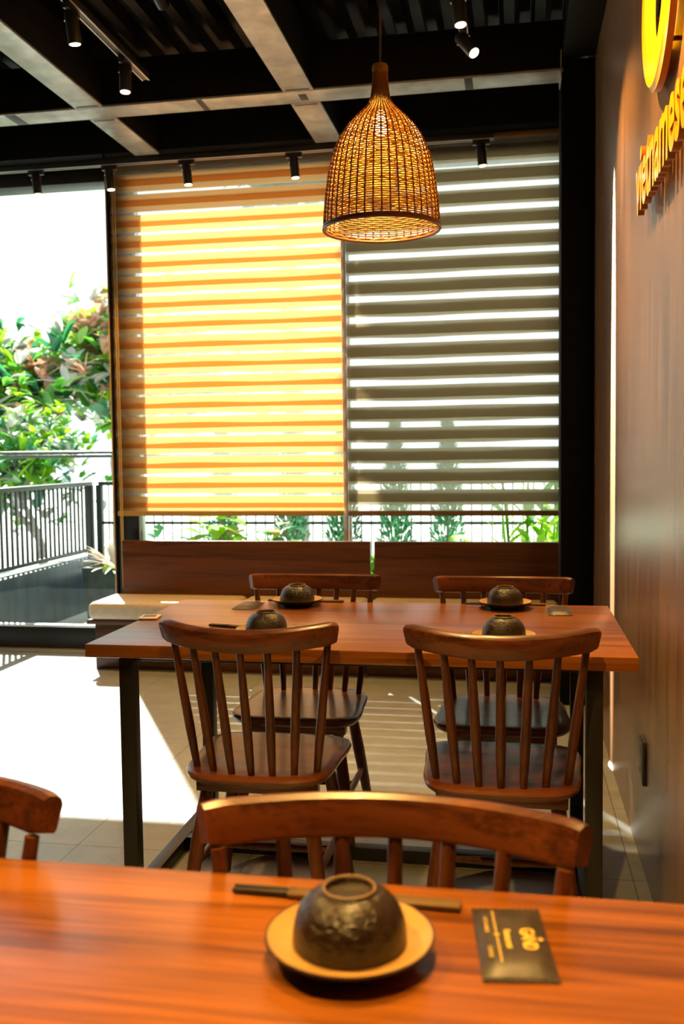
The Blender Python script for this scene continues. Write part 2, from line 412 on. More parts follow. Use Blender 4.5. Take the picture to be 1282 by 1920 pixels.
# ------------------------------------------------------------------ tables
def table(label, x0, x1, y0, y1, zt=.749):
    cx, cy = (x0 + x1) / 2, (y0 + y1) / 2; hx, hy = (x1 - x0) / 2, (y1 - y0) / 2
    t = thing('dining_table', label, 'table', (cx, cy, 0), group='dining tables')
    boxo('tabletop', (-hx, -hy, zt - .036), (hx, hy, zt), 'table', t, bev=.0025)
    lx, ly, a = hx - .082, hy - .035, .042
    for sx in (-1, 1):
        X0, X1 = (sx * lx, sx * (lx - a)); X0, X1 = min(X0, X1), max(X0, X1)
        for sy in (-1, 1):
            Y0, Y1 = sorted((sy * ly, sy * (ly - a)))
            boxo('leg', (X0, Y0, 0), (X1, Y1, zt - .036), 'black', t, bev=.002)
        boxo('foot_rail', (X0, -ly + a, .002), (X1, ly - a, .042), 'black', t, bev=.002)
        boxo('apron_rail', (X0, -ly + a, zt - .066), (X1, ly - a, zt - .036), 'black', t, bev=.002)
    boxo('cross_rail', (-lx + a, .025, .002), (lx - a, .065, .042), 'black', t, bev=.002)
    for sy in (-1, 1):
        Y0, Y1 = sorted((sy * (ly - .005), sy * (ly - .035)))
        boxo('apron_rail', (-lx + a, Y0, zt - .05), (lx - a, Y1, zt - .036), 'black', t, bev=.001)
    return t
table('brown wood dining table set for four under the rattan lamp', -1.159, .301, 2.433, 3.242)
table('brown wood table across the bottom edge, only one bowl on it', -1.16, .300, .300, 1.108)

# ------------------------------------------------------------------ chairs: origin on the floor under the seat, the back towards +y
def make_chair():
    t = thing('spindle_chair', 'x', 'chair', group='spindle back chairs')
    def outline(z, grow):
        pts = []
        for k in range(64):
            a = 2 * PI * k / 64; c, s = math.cos(a), math.sin(a); e = .42
            x = math.copysign(abs(c) ** e, c); y = math.copysign(abs(s) ** e, s)
            w = .202 - .006 * y + (.012 if y < 0 else 0) * -y
            Y = y * .200 + .015
            if y > 0: Y += .018 * (1 - x * x) * y
            pts.append((x * (w + grow), Y + grow * y, z))
        return pts
    bm = bmesh.new()
    extrude_outline(bm, [outline(.396, -.030), outline(.402, -.014), outline(.414, -.001), outline(.424, .002), outline(.430, -.001), outline(.433, -.008), outline(.4325, -.03)])
    link('seat', bm, 'chair', t)
    # seven spindles and the curved top rail
    def base(s): return Vector((.163 * s, .150 + .050 * (1 - s * s), .430))
    def top(s): return Vector((.205 * s, .193 + .095 * (1 - s * s), .785))
    for k in range(7):
        s = -1 + k / 3; b, e = base(s), top(s)
        bm = bmesh.new(); tube(bm, [b + (e - b) * f for f in (0, .12, .33, .6, .85, 1)], [.0092, .0108, .0128, .0118, .0098, .0092], 12)
        link('spindle', bm, 'chair_v', t)
    bm = bmesh.new(); rings = []; N = 28
    prof = [(-.012, -.030), (.010, -.030), (.0125, -.024), (.0135, .014), (.010, .023), (.002, .027), (-.008, .026), (-.014, .019), (-.0145, -.024)]
    for i in range(N + 1):
        s = -1 + 2 * i / N; x = .2275 * s
        c = Vector((x, .193 + .098 * (1 - (s * .98) ** 2) + .004, .802 + .011 * s * s)); sl = -2 * .098 * s / .2275
        nrm = Vector((-sl, 1, 0)).normalized(); lean = math.radians(15)
        up = Vector((0, 0, 1)) * math.cos(lean) + nrm * math.sin(lean); out = nrm * math.cos(lean) - Vector((0, 0, 1)) * math.sin(lean)
        end = 1 if 0 < i < N else .86
        rings.append([bm.verts.new(c + out * a * end * 1.15 + up * h * end) for a, h in prof])
    n = len(prof)
    for a, b in zip(rings, rings[1:]):
        for k in range(n): bm.faces.new((a[k], a[(k + 1) % n], b[(k + 1) % n], b[k]))
    bm.faces.new(rings[0]); bm.faces.new(rings[-1][::-1])
    link('top_rail', bm, 'chair', t)
    tops = {}; feet = {}
    for sx in (-1, 1):
        for sy in (-1, 1):
            a = Vector((.135 * sx, .015 + .125 * sy, .398)); b = Vector((.192 * sx, .015 + .195 * sy, 0)); tops[sx, sy] = a; feet[sx, sy] = b
            bm = bmesh.new(); tube(bm, [a + (b - a) * f for f in (0, .1, .4, .7, 1)], [.0155, .0175, .0205, .0175, .0125], 14)
            link('leg', bm, 'chair_v', t)
    def at(k, z): a, b = tops[k], feet[k]; return a + (b - a) * ((.398 - z) / .398)
    mids = []
    for sx in (-1, 1):
        p, q = at((sx, -1), .165), at((sx, 1), .165); mids.append((p + q) / 2)
        bm = bmesh.new(); tube(bm, [p + (q - p) * f for f in (0, .2, .5, .8, 1)], [.007, .0095, .012, .0095, .007], 10); link('stretcher', bm, 'chair_v', t)
    p, q = mids; bm = bmesh.new(); tube(bm, [p + (q - p) * f for f in (0, .2, .5, .8, 1)], [.007, .0095, .012, .0095, .007], 10); link('stretcher', bm, 'chair_v', t)
    for sy in (-1, 1):
        boxo('seat_brace', (-.165, .015 + .125 * sy - .022, .368), (.165, .015 + .125 * sy + .022, .400), 'chair', t, bev=.004)
    return t
proto = make_chair(); first = True
for x, y, rz, lab in (
        (-.673, 2.560, PI, 'dark wood spindle chair with its back to the viewer, nearer the terrace'),
        (-.035, 2.556, PI, 'dark wood spindle chair with its back to the viewer, nearer the brown wall'),
        (-.695, 3.075, 0., 'dark wood spindle chair on the window side of the set table, before the bench gap'),
        (-.040, 3.060, 0., 'dark wood spindle chair on the window side of the set table, beside the steel column'),
        (-.154, .930, 0., 'wooden spindle chair with a curved orange-lit top rail behind the single near bowl'),
        (-.826, .930, 0., 'wooden chair at the picture edge, only its orange rail end in view')):
    c = proto if first else copy_tree(proto); first = False
    c.location = (x, y, 0); c.rotation_euler = (0, 0, rz); c['label'] = lab
    if y < 1: c.scale = (1.03, 1, .985)

# ------------------------------------------------------------------ table ware
def make_plate():
    t = thing('side_plate', 'x', 'plate', group='dark rimmed plates')
    bm = bmesh.new(); lathe(bm, [(0, 0.0), (.046, 0), (.050, .002), (.052, .006), (.070, .012), (.084, .019), (.0872, .0225), (.0868, .0242), (.0845, .0242)], 56); link('body', bm, 'plate', t)
    bm = bmesh.new(); lathe(bm, [(.0846, .0241), (.080, .0215), (.068, .0165), (.052, .0135), (0, .0130)], 56); link('glazed_well', bm, 'glaze', t)
    return t
def make_bowl():
    t = thing('upturned_bowl', 'x', 'bowl', group='upturned bowls')
    out = [(.0535, .0), (.0562, .0015), (.0566, .006), (.0564, .014), (.0555, .022), (.0538, .030), (.0512, .038), (.0476, .045), (.0430, .0515), (.0375, .0565), (.0315, .0600), (.0278, .0612),
           (.0272, .0640), (.0262, .0652), (.0246, .0650), (.0236, .0625), (.0230, .0580), (.0, .0575)]
    bm = bmesh.new(); lathe(bm, out, 64); link('shell', bm, 'bowl', t)
    bm = bmesh.new(); lathe(bm, [(.0535, .0), (.051, .004), (.040, .034), (.024, .050), (0, .0525)], 48); link('inside', bm, 'bowl', t)
    bm = bmesh.new(); lathe(bm, [(.0271, .0638), (.0265, .0656), (.0255, .0661), (.0244, .0656), (.0238, .0640)], 48); link('foot_ring', bm, 'ring_clay', t)
    return t
plate0, bowl0 = make_plate(), make_bowl()
ZT = .749
sets = ((-.167, .940, 'on the near table, in front of the orange-lit chair rail'), (-.726, 3.150, 'by the far edge of the set table, terrace end'),
        (-.032, 3.160, 'by the far edge of the set table, brown wall end'), (-.690, 2.600, 'half hidden by the chair back nearer the terrace'),
        (-.030, 2.590, 'half hidden by the chair back nearer the wall'))
for i, (x, y, where) in enumerate(sets):
    p = plate0 if i == 0 else copy_tree(plate0); p.location = (x, y, ZT); p['label'] = 'tan plate with dark rim ' + where
    b = bowl0 if i == 0 else copy_tree(bowl0); b.location = (x, y, ZT + .0145); b.scale = (1.035, 1.035, .88); b.rotation_euler = (0, 0, i * 1.3); b['label'] = 'upturned dark bronze bowl ' + where

def chopsticks(label, x, y, rz):
    """sleeve towards +x, bare stick ends towards -x"""
    t = thing('chopstick_pair', label, 'chopsticks', (x, y, ZT), rz, 'sleeved chopsticks')
    boxo('paper_sleeve', (-.068, -.0105, .0005), (.132, .0105, .0075), 'sleeve', t, bev=.002)
    for s in (-1, 1):
        bm = bmesh.new(); tube(bm, [(-.134, .0048 * s, .0042), (-.06, .0048 * s, .0042)], [.0032, .0040], 8); link('chopstick', bm, 'stick', t)
    return t
chopsticks('sleeved chopsticks behind the single near bowl', -.192, 1.058, -.018)
chopsticks('sleeved chopsticks behind the far bowl, terrace end of the set table', -.712, 3.226, .0)
chopsticks('sleeved chopsticks behind the far bowl, brown wall end of the set table', -.032, 3.222, .0)
chopsticks('sleeved chopsticks left of the half hidden bowl, terrace end of the set table', -.77, 2.712, -.2)

def packet(label, x, y, rz, text=True, h=.011):
    """a sealed wet-towel packet, long side along y, its print read from the right-hand side"""
    t = thing('towel_packet', label, 'packet', (x, y, ZT), rz, 'wet towel packets')
    bm = bmesh.new(); L = []; n = 14
    hx, hy = .0375, .075
    vs = {}
    for side in (0, 1):
        for i in range(9):
            for j in range(n + 1):
                u, v = -1 + i / 4, -1 + 2 * j / n
                puff = max(0, 1 - u ** 6) * max(0, 1 - abs(v) ** 5)
                z = .0012 + (h - .0012) * puff if side else .0006
                vs[side, i, j] = bm.verts.new((u * hx, v * hy * .9, z))
        for i in range(8):
            for j in range(n):
                bm.faces.new([vs[side, a, b] for a, b in ((i, j), (i + 1, j), (i + 1, j + 1), (i, j + 1))])
    for j in range(n):
        for i in (0, 8): bm.faces.new((vs[0, i, j], vs[0, i, j + 1], vs[1, i, j + 1], vs[1, i, j]))
    for i in range(8):
        for j in (0, n): bm.faces.new((vs[0, i, j], vs[0, i + 1, j], vs[1, i + 1, j], vs[1, i, j]))
    link('pouch', bm, 'packet', t)
    for s in (-1, 1):
        bm = bmesh.new()
        N = 24
        rows = [[bm.verts.new((-hx + 2 * hx * k / N, s * yy, .0012 + (.0012 if k % 2 else 0))) for k in range(N + 1)] for yy in (hy * .885, hy)]
        for k in range(N): bm.faces.new((rows[0][k], rows[0][k + 1], rows[1][k + 1], rows[1][k]))
        link('crimped_seal', bm, 'packet', t, smooth=False)
    if text:
        def line(txt, size, px, py, bold=0, sp=1., sx=1.):
            b = text_bm(txt, size, 0., bold, sx, sp, 'CENTER', 3)
            for v in b.verts: v.co = Vector((v.co.y + px, -v.co.x + py, h + .0003))   # read with the head turned to the right
            return b
        bm = bmesh.new()
        def add(b):
            me = bpy.data.meshes.new('lettering'); b.to_mesh(me); b.free(); bm.from_mesh(me); bpy.data.meshes.remove(me)
        add(line('GAND', .0205, .0085, -.010, .0004, .82, .80))
        add(line('Restaurant', .0095, -.0085, -.010, .0003, .95, .95))
        add(line('VIETNAMESE', .0050, -.0275, .020, .0001, 1.15, 1.05))
        add(line('CUISINE', .0050, -.0275, -.036, .0001, 1.15, 1.05))
        for y0, y1 in ((.050, .004), (-.006, -.056)):
            f = [bm.verts.new((xx, yy, h + .0003)) for xx, yy in ((-.0172, y0), (-.0160, y0), (-.0160, y1), (-.0172, y1))]; bm.faces.new(f)
        for cx_, cy_, r in ((-.0166, -.001, .0042), (.0275, -.011, .0042)):
            f = [bm.verts.new((cx_ + r * q[0], cy_ + r * q[1], h + .0003)) for q in ((1, 0), (.3, .3), (0, 1), (-.3, .3), (-1, 0), (-.3, -.3), (0, -1), (.3, -.3))]; bm.faces.new(f)
        link('gold_lettering', bm, 'gold_print', t, smooth=False)
    return t
packet('black towel packet with gold print beside the single near bowl', -.003, .987, .12)
packet('black towel packet by the far left bowl of the set table', -.888, 3.115, -.02, False)
packet('black towel packet lying near the steel column end of the set table', .140, 3.105, .0, False, .013)
t = thing('table_plaque', 'small white square plaque by the terrace edge of the set table', 'plaque', (-1.137, 2.854, ZT), .12)
boxo('tile', (-.030, -.036, 0), (.030, .036, .006), 'tile_white', t, bev=.003, seg=3)
boxo('printed_panel', (-.020, -.012, .0058), (.020, .022, .0064), 'print', t, bev=.0002)

# ------------------------------------------------------------------ rattan pendant
def pendant(x, y, z_rim, label):
    t = thing('rattan_pendant_lamp', label, 'lamp', (x, y, z_rim))
    prof = [(.0, .174), (.035, .1722), (.075, .1690), (.115, .164), (.16, .1575), (.20, .149), (.235, .138), (.27, .121), (.30, .100), (.325, .077), (.345, .056), (.362, .040), (.385, .0285), (.42, .0235), (.468, .0215)]
    def R(z):
        for (z0, r0), (z1, r1) in zip(prof, prof[1:]):
            if z <= z1: return r0 + (r1 - r0) * (z - z0) / (z1 - z0)
        return prof[-1][1]
    nr = 44; bm = bmesh.new(); z = .004; row = 0; rnd = random.Random(4)
    # horizontal weavers going in and out round the stakes
    while z < .455:
        r = R(z); seg = nr * 4 if r > .06 else nr * 2; w = .0021 + rnd.uniform(-.0002, .0003); rings = []
        for k in range(seg):
            a = 2 * PI * k / seg; rr = r + -.0012 + .0020 * math.cos(a * nr / 2 + PI * row) * min(1, r / .08); zz = z + .0006 * math.sin(a * 5 + row)
            ca, sa = math.cos(a), math.sin(a)
            rings.append([bm.verts.new(((rr + w * .8 * dx) * ca, (rr + w * .8 * dx) * sa, zz + w * dz)) for dx, dz in ((1, 0), (0, 1), (-1, 0), (0, -1))])
        for k in range(seg):
            a, b = rings[k], rings[(k + 1) % seg]
            for j in range(4): bm.faces.new((a[j], a[(j + 1) % 4], b[(j + 1) % 4], b[j]))
        z += .0064 if r > .05 else .0048; row += 1
    link('woven_shade', bm, 'rattan', t)
    bm = bmesh.new()
    for k in range(nr):
        a = 2 * PI * k / nr; pts = [(R(zz) * math.cos(a), R(zz) * math.sin(a), zz) for zz, _ in prof]
        tube(bm, pts, [.0027 if p[2] < .30 else (.0022 if p[2] < .36 else .0015) for p in pts], 5)
    link('stakes', bm, 'rattan_stake', t)
    bm = bmesh.new(); n = 72
    for rr, zz, w in ((.174, .0, .0048), (.1735, .008, .0036)):
        rings = [[bm.verts.new(((rr + w * math.cos(2 * PI * j / 6)) * math.cos(2 * PI * k / n), (rr + w * math.cos(2 * PI * j / 6)) * math.sin(2 * PI * k / n), zz + w * math.sin(2 * PI * j / 6))) for j in range(6)] for k in range(n)]
        for k in range(n):
            for j in range(6): bm.faces.new((rings[k][j], rings[k][(j + 1) % 6], rings[(k + 1) % n][(j + 1) % 6], rings[(k + 1) % n][j]))
    link('rim', bm, 'rattan_dark', t)
    bm = bmesh.new(); lathe(bm, [(0, .455), (.0225, .455), (.0242, .462), (.0242, .474), (.021, .480), (0, .480)], 24); link('collar', bm, 'rattan', t)
    bm = bmesh.new(); tube(bm, [(0, 0, .345), (0, 0, .39)], .014, 16); link('socket', bm, 'black', t)
    bm = bmesh.new(); lathe(bm, [(0, .272), (.012, .276), (.020, .288), (.022, .302), (.018, .320), (.013, .338), (.011, .346)], 20); link('bulb', bm, 'lens', t)
    bm = bmesh.new(); tube(bm, [(0, 0, .478), (.002, 0, .60), (-.001, 0, .9), (0, 0, 3.36 - z_rim)], .0032, 8); link('cord', bm, 'cord', t)
    d = bpy.data.lights.new('bulb_light', 'POINT'); d.energy = 40; d.color = (1, .62, .20); d.shadow_soft_size = .03
    lo = bpy.data.objects.new('bulb_light', d); COL.objects.link(lo); lo.parent = t; lo.location = (0, 0, .262)
    return t
pendant(-.392, 2.90, 1.930, 'bell shaped woven rattan pendant lamp hanging over the set table')

# ------------------------------------------------------------------ track lights
def track(label, a, b, white=True):
    a, b = Vector(a), Vector(b); d = b - a
    t = thing('lighting_track', label, 'light track', tuple(a), group='ceiling light tracks')
    w = .017
    lo = (-w, 0, 0) if abs(d.y) > abs(d.x) else (0, -w, 0); hi = (w, d.y, .03) if abs(d.y) > abs(d.x) else (d.x, w, .03)
    boxo('channel', lo, hi, 'black', t, bev=.002)
    for s in (-1, 1):
        if abs(d.y) > abs(d.x): boxo('lip', (s * .0145 - .003, .0, -.003), (s * .0145 + .003, d.y, .001), 'track', t, bev=.0006)
        else: boxo('lip', (.0, s * .0145 - .003, -.003), (d.x, s * .0145 + .003, .001), 'track', t, bev=.0006)
    n = max(2, int(d.length / 1.3)); bm = bmesh.new()
    for k in range(n):
        p = d * ((k + .5) / n); tube(bm, [(p.x, p.y, .03), (p.x, p.y, 3.37 - a.z)], .006, 8)
    link('hanger_rod', bm, 'matte_black', t)
    return t
ZTR = 2.90
def head(label, x, y, z, aim=(0, 0, -1), power=120, size=75, along='x', length=.115, stem=.02):
    """a cylinder spot on an adapter under the track at height z"""
    t = thing('track_spotlight', label, 'spotlight', (x, y, z), group='cylinder track spotlights')
    q = Vector(aim).normalized(); bm = bmesh.new()
    if along == 'x': box(bm, (-.045, -.013, -.028), (.045, .013, .0), .003)
    else: box(bm, (-.013, -.045, -.028), (.013, .045, .0), .003)
    link('adapter', bm, 'black', t)
    piv = Vector((0, 0, -.028 - stem)); bm = bmesh.new(); tube(bm, [(0, 0, -.026), piv], .007, 8); link('stem', bm, 'black', t)
    r = .0245; s = piv - q * .028; e = s + q * length
    bm = bmesh.new(); rg = tube(bm, [s, s + q * .004, e - q * .002, e], [r - .003, r, r, r - .001], 28)
    link('barrel', bm, 'black', t)
    bm = bmesh.new(); tube(bm, [e - q * .002, e + q * .0022], [r - .004, r - .0055], 24); link('lens', bm, 'lens', t)
    side = q.cross(Vector((0, 1, 0)) if abs(q.y) < .9 else Vector((1, 0, 0))).normalized()
    for sg in (-1, 1):
        bm = bmesh.new(); tube(bm, [piv + side * sg * r * .9, piv + side * sg * (r + .004)], .006, 10); link('pivot_screw', bm, 'chrome', t)
    spot_light('beam', e + q * .006, q, power, size, t)
    return t
track('track along the window head, its right end near the column', (-3.0, 5.20, 2.895), (-.106, 5.20, 2.895))
for x, lab in ((-2.69, 'spotlight on the window track before the clear left window'), (-2.245, 'spotlight on the window track at the left edge of the amber blind'),
               (-1.79, 'spotlight on the window track before the amber blind, nearer the terrace'), (-1.18, 'spotlight on the window track before the amber blind, nearer the rattan lamp'),
               (-.172, 'spotlight on the window track before the taupe blind')):
    head(lab, x, 5.20, 2.895, (.08, .03, -1), 25 if x > -.5 else 45, 95)
bm = bmesh.new(); tube(bm, [(-2.99, 5.20, 2.905), (-3.06, 5.21, 2.885), (-3.15, 5.22, 2.84), (-3.3, 5.24, 2.82), (-3.6, 5.3, 2.86), (-3.9, 5.4, 3.0)], .007, 8)
tag(link('power_lead', bm, 'track'), 'pale power lead drooping from the window track end', 'cable')
track('track with two spotlights left of the rattan lamp', (-1.585, .2, ZTR), (-1.585, 4.09, ZTR))
head('spotlight angled on the left ceiling track, farther from the window', -1.585, 3.37, ZTR, (.05, .16, -1), 80, 70, 'y')
head('glowing spotlight hung straight down near the left track end', -1.585, 3.86, ZTR, (.0, -.06, -1), 80, 70, 'y')
track('track running overhead toward the column, right of the rattan lamp', (-.195, .2, ZTR), (-.195, 3.90, ZTR))
head('tilted spotlight at the end of the right ceiling track, aimed at the wall sign', -.195, 3.85, ZTR, (.50, -.42, -.76), 170, 70, 'y')
head('glaring spotlight at the top edge on the right ceiling track', -.195, 3.52, ZTR, (.1, -.1, -1), 150, 75, 'y')
# unseen heads on the same tracks overhead; the last added to light the sign
head('spotlight over the near table on the right track', -.195, 1.55, ZTR, (.02, -.22, -1), 250, 75, 'y')
head('spotlight over the near table on the left track', -1.585, 1.2, ZTR, (.45, -.05, -1), 230, 80, 'y')
head('spotlight behind the near table on the right track', -.195, .55, ZTR, (.1, .3, -1), 190, 80, 'y')
head('added unseen spotlight on the right track, brightening the wall sign', -.195, 2.25, ZTR, (.62, .12, -.62), 260, 80, 'y')  # head added out of view to brighten the lettering and wall
t = thing('ceiling_spotlight', 'dim spotlight tucked among the corrugated ceiling deck', 'spotlight', (-1.42, 3.85, 3.36))
bm = bmesh.new(); tube(bm, [(0, 0, 0), (0, 0, -.05)], .012, 12); link('mount', bm, 'black', t)
bm = bmesh.new(); tube(bm, [(-.01, -.10, -.20), (0, .03, -.25)], [.026, .027], 20); link('barrel', bm, 'deck', t)
bm = bmesh.new(); tube(bm, [(-.004, -.03, -.05), (-.005, -.03, -.20)], .008, 8); link('yoke', bm, 'black', t)
bm = bmesh.new(); tube(bm, [(0, .029, -.25), (0, .034, -.252)], [.022, .020], 18); link('lens', bm, 'glaze', t)

# ------------------------------------------------------------------ wall sign, outlet
def sign():
    m0 = text_bm('vietnam', .250, .009, .006); wid = max(v.co.x for v in m0.verts) - min(v.co.x for v in m0.verts); m0.free()
    b = text_bm('vietnamese', .250, .009, .006, .585 / wid, 1.0, 'LEFT', 5)
    for v in b.verts:
        x, y, z = v.co; v.co = Vector((.352 - z, 2.912 - x, 1.932 + y))      # faces -x, runs towards the viewer
    b.normal_update(); o = link('wall_lettering', b, ('sign', 'sign_side'), smooth=False)
    for p in o.data.polygons: p.material_index = 0 if abs(p.normal.x) > .7 else 1
    bm = bmesh.new()
    tag(o, 'raised yellow lettering on the brown wall below the ring emblem', 'sign')
    t = thing('ring_emblem', 'large yellow ring emblem raised on the brown wall', 'sign', (0, 2.534, 2.403)); n = 72
    bm = bmesh.new(); R1, R0 = .245, .150
    rings = []
    for x, r in ((.343, R1 - .006), (.338, R1 - .012), (.338, R0 + .01), (.343, R0 + .004), (.362, R0), (.362, R1), (.346, R1)):
        rings.append([bm.verts.new((x, r * math.cos(2 * PI * k / n), r * math.sin(2 * PI * k / n))) for k in range(n)])
    m = len(rings)
    for i in range(m):
        for k in range(n):
            f = bm.faces.new((rings[i][k], rings[i][(k + 1) % n], rings[(i + 1) % m][(k + 1) % n], rings[(i + 1) % m][k])); f.material_index = 1 if i in (4, 5) else 0
    link('ring', bm, ('sign', 'sign_side'), t)
    bm = bmesh.new()
    for k in range(6):
        a = 2 * PI * k / 6; tube(bm, [(.360, .2 * math.cos(a), .2 * math.sin(a)), (XW, .2 * math.cos(a), .2 * math.sin(a))], .006, 8)
    link('standoff', bm, 'sign_side', t)
sign()
t = thing('added_streak_light', 'added narrow light under the dark beam, making the streak down the brown wall', 'spotlight', (.255, 3.90, 3.12))  # lamp added to throw the wall streak; no such fixture is known
bm = bmesh.new(); lathe(bm, [(.018, -.001), (.030, -.001), (.030, -.006), (.021, -.006), (.018, -.001)], 24); link('trim_ring', bm, 'black', t)
bm = bmesh.new(); lathe(bm, [(0, -.002), (.018, -.002)], 20); link('lens', bm, 'lens', t)
spot_light('beam', (0, 0, -.01), (.184, 0, -1.9), 50000, 7.0, t, (1, .85, .65), .004, .25)
t = thing('wall_outlet', 'double socket plate low on the brown wall', 'socket', (XW, 2.93, .335))
boxo('plate', (-.009, -.042, -.066), (.0, .042, .066), 'plastic', t, bev=.002)
boxo('faceplate', (-.0105, -.038, -.062), (-.0085, .038, .062), 'plate_face', t, bev=.001)
for z in (-.028, .028):
    f = bmesh.new(); tube(f, [(-.0100, 0, z), (-.0115, 0, z)], .017, 20); f = link('socket', f, 'plate_face', t)
    for y in (-.007, .007): boxo('slot', (-.0120, y - .0015, z - .006), (-.0110, y + .0015, z + .006), 'black', f, bev=0)

# ------------------------------------------------------------------ terrace outside
tag(boxo('terrace_floor', (-3.49, 5.90, -.12), (3.5, 7.75, -.02), 'terrace', bev=0), kind='structure')
tag(boxo('ground', (-60, 5.90, -.60), (60, 90, -.50), 'ground', bev=0), kind='structure')
tag(boxo('terrace_parapet', (-3.66, 5.90, -.12), (-3.49, 7.75, .415), 'parapet', bev=.004), kind='structure')
tag(boxo('terrace_parapet', (-3.49, 7.64, -.12), (3.5, 7.80, .30), 'parapet', bev=.004), kind='structure')
def railing(label, a, b, z0, z1, step, mid=None, bw=.012, bd=.006):
    a, b = Vector(a), Vector(b); d = b - a; L = d.length; u = d / L
    t = thing('terrace_railing', label, 'railing', (a.x, a.y, z0), math.atan2(u.y, u.x), 'terrace railings')
    h = z1 - z0
    boxo('handrail', (0, -.03, h - .035), (L, .03, h), 'rail', t, bev=.004)
    boxo('bottom_rail', (0, -.02, .035), (L, .02, .065), 'rail', t, bev=.003)
    if mid: boxo('middle_rail', (0, -.012, mid - z0 - .012), (L, .012, mid - z0 + .012), 'rail', t, bev=.002)
    boxo('post', (-.025, -.025, 0), (.025, .025, h - .03), 'rail', t, bev=.003); boxo('post', (L - .025, -.025, 0), (L + .025, .025, h - .03), 'rail', t, bev=.003)
    x = step; proto_b = None
    while x < L - .04:
        if proto_b is None: proto_b = o = boxo('baluster', (-bw, -bd, .05), (bw, bd, h - .03), 'rail', t, bev=.002)
        else:
            o = proto_b.copy(); COL.objects.link(o); o.parent = t
        o.location = (x, 0, 0); x += step
    return t
railing('dark baluster railing on the parapet along the side of the terrace', (-3.575, 5.95, .415), (-3.575, 7.69, .415), .415, 1.045, .072)
railing('thin black bar fence across the far side of the terrace, seen under the blinds', (-3.50, 7.72, .30), (2.0, 7.72, .30), .30, 1.045, .081, .69, .005, .005)

def leaf(bm, base, d, L, w, bend=.3, segs=4, mi=0, fold=.15):
    """a pointed leaf blade, arching down along its length"""
    d = Vector(d).normalized(); side = d.cross(Vector((0, 0, 1)))
    if side.length < .05: side = Vector((1, 0, 0))
    side.normalize(); up = side.cross(d); p = Vector(base); rows = []
    for i in range(segs + 1):
        u = i / segs; ww = w * (math.sin(PI * (u * .86 + .10)) ** .8) * .5 if i < segs else .0005
        q = p + d * L * u - Vector((0, 0, 1)) * bend * L * u * u
        rows.append((bm.verts.new(q - side * ww + up * fold * ww), bm.verts.new(q), bm.verts.new(q + side * ww + up * fold * ww)))
    for a, b in zip(rows, rows[1:]):
        for k in (0, 1):
            f = bm.faces.new((a[k], a[k + 1], b[k + 1], b[k])); f.material_index = mi
def rdir(rnd, zlo=-.2, zhi=.9):
    a = rnd.uniform(0, 2 * PI); z = rnd.uniform(zlo, zhi); s = math.sqrt(max(.05, 1 - z * z)); return Vector((s * math.cos(a), s * math.sin(a), z))

# plants at the window
def potted_bromeliad():
    t = thing('potted_bromeliad', 'cream and lime bromeliad in a square dark planter on the terrace', 'plant', (-3.02, 6.95, -.02)); rnd = random.Random(2)
    bm = bmesh.new(); extrude_outline(bm, [[(sx * a, sy * a, z) for sx, sy in ((-1, -1), (1, -1), (1, 1), (-1, 1))] for a, z in ((.17, 0), (.20, .40), (.20, .44), (.17, .44), (.165, .40))])
    link('planter', bm, 'pot', t, smooth=False)
    bm = bmesh.new()
    for k in range(34):
        a = rnd.uniform(0, 2 * PI); z = rnd.uniform(.25, 1.2); leaf(bm, (.03 * math.cos(a), .03 * math.sin(a), .42), (math.cos(a), math.sin(a), z), rnd.uniform(.26, .40), .045, .25, 5)
    link('flower_leaves', bm, 'rose', t)
    bm = bmesh.new()
    for k in range(22):
        a = rnd.uniform(0, 2 * PI); z = rnd.uniform(.0, .5); leaf(bm, (.05 * math.cos(a), .05 * math.sin(a), .42), (math.cos(a), math.sin(a), z), rnd.uniform(.20, .30), .05, .4, 5)
    link('base_leaves', bm, 'leaf_lime', t)
potted_bromeliad()
def bush(label, x, y, z, r, h, n, mats, L=.16, w=.09, seed=1, name='croton_bush', cat='bush', group='bushes below the blinds'):
    t = thing(name, label, cat, (x, y, z), group=group); rnd = random.Random(seed)
    bm = bmesh.new()
    for k in range(7):
        a = rnd.uniform(0, 2 * PI); q = r * .6 * rnd.random()
        tube(bm, [(0, 0, 0), (q * .5 * math.cos(a), q * .5 * math.sin(a), h * .45), (q * math.cos(a), q * math.sin(a), h * rnd.uniform(.75, .95))], [.010, .008, .004], 5)
    link('stem', bm, 'bark', t)
    bm = bmesh.new()
    for k in range(n):
        a = rnd.uniform(0, 2 * PI); q = r * math.sqrt(rnd.random()); zz = h * rnd.uniform(.0, 1.) ** .4 * (1 - .35 * (q / r) ** 2)
        leaf(bm, (q * math.cos(a), q * math.sin(a), zz), (math.cos(a + rnd.uniform(-.8, .8)), math.sin(a + rnd.uniform(-.8, .8)), rnd.uniform(-.1, .8)), L * rnd.uniform(.7, 1.2), w * rnd.uniform(.7, 1.2), .35, 4, rnd.choices(range(len(mats)), [3] + [1] * (len(mats) - 1))[0])
    link('foliage', bm, tuple(mats), t)
    return t
bush('lime croton bush with pink new leaves, under the amber blind near the mullion', -2.03, 6.32, -.02, .19, .90, 150, ['leaf_lime', 'leaf_pink', 'leaf'], .20, .12, 3)
bush('lime croton bush with peach leaves under the middle of the amber blind', -1.60, 6.36, -.02, .18, .84, 130, ['leaf_lime', 'leaf_pink', 'leaf_deep'], .16, .09, 5)
bush('small peach and green croton bush in the corner by the dark mullion', -2.46, 6.40, -.02, .12, .76, 50, ['leaf_deep', 'leaf_pink', 'leaf_lime'], .14, .07, 6)
bush('bright lime bush showing through the gap between the bench backs', -.90, 6.25, -.02, .17, .66, 260, ['leaf_lime', 'leaf'], .16, .10, 9)
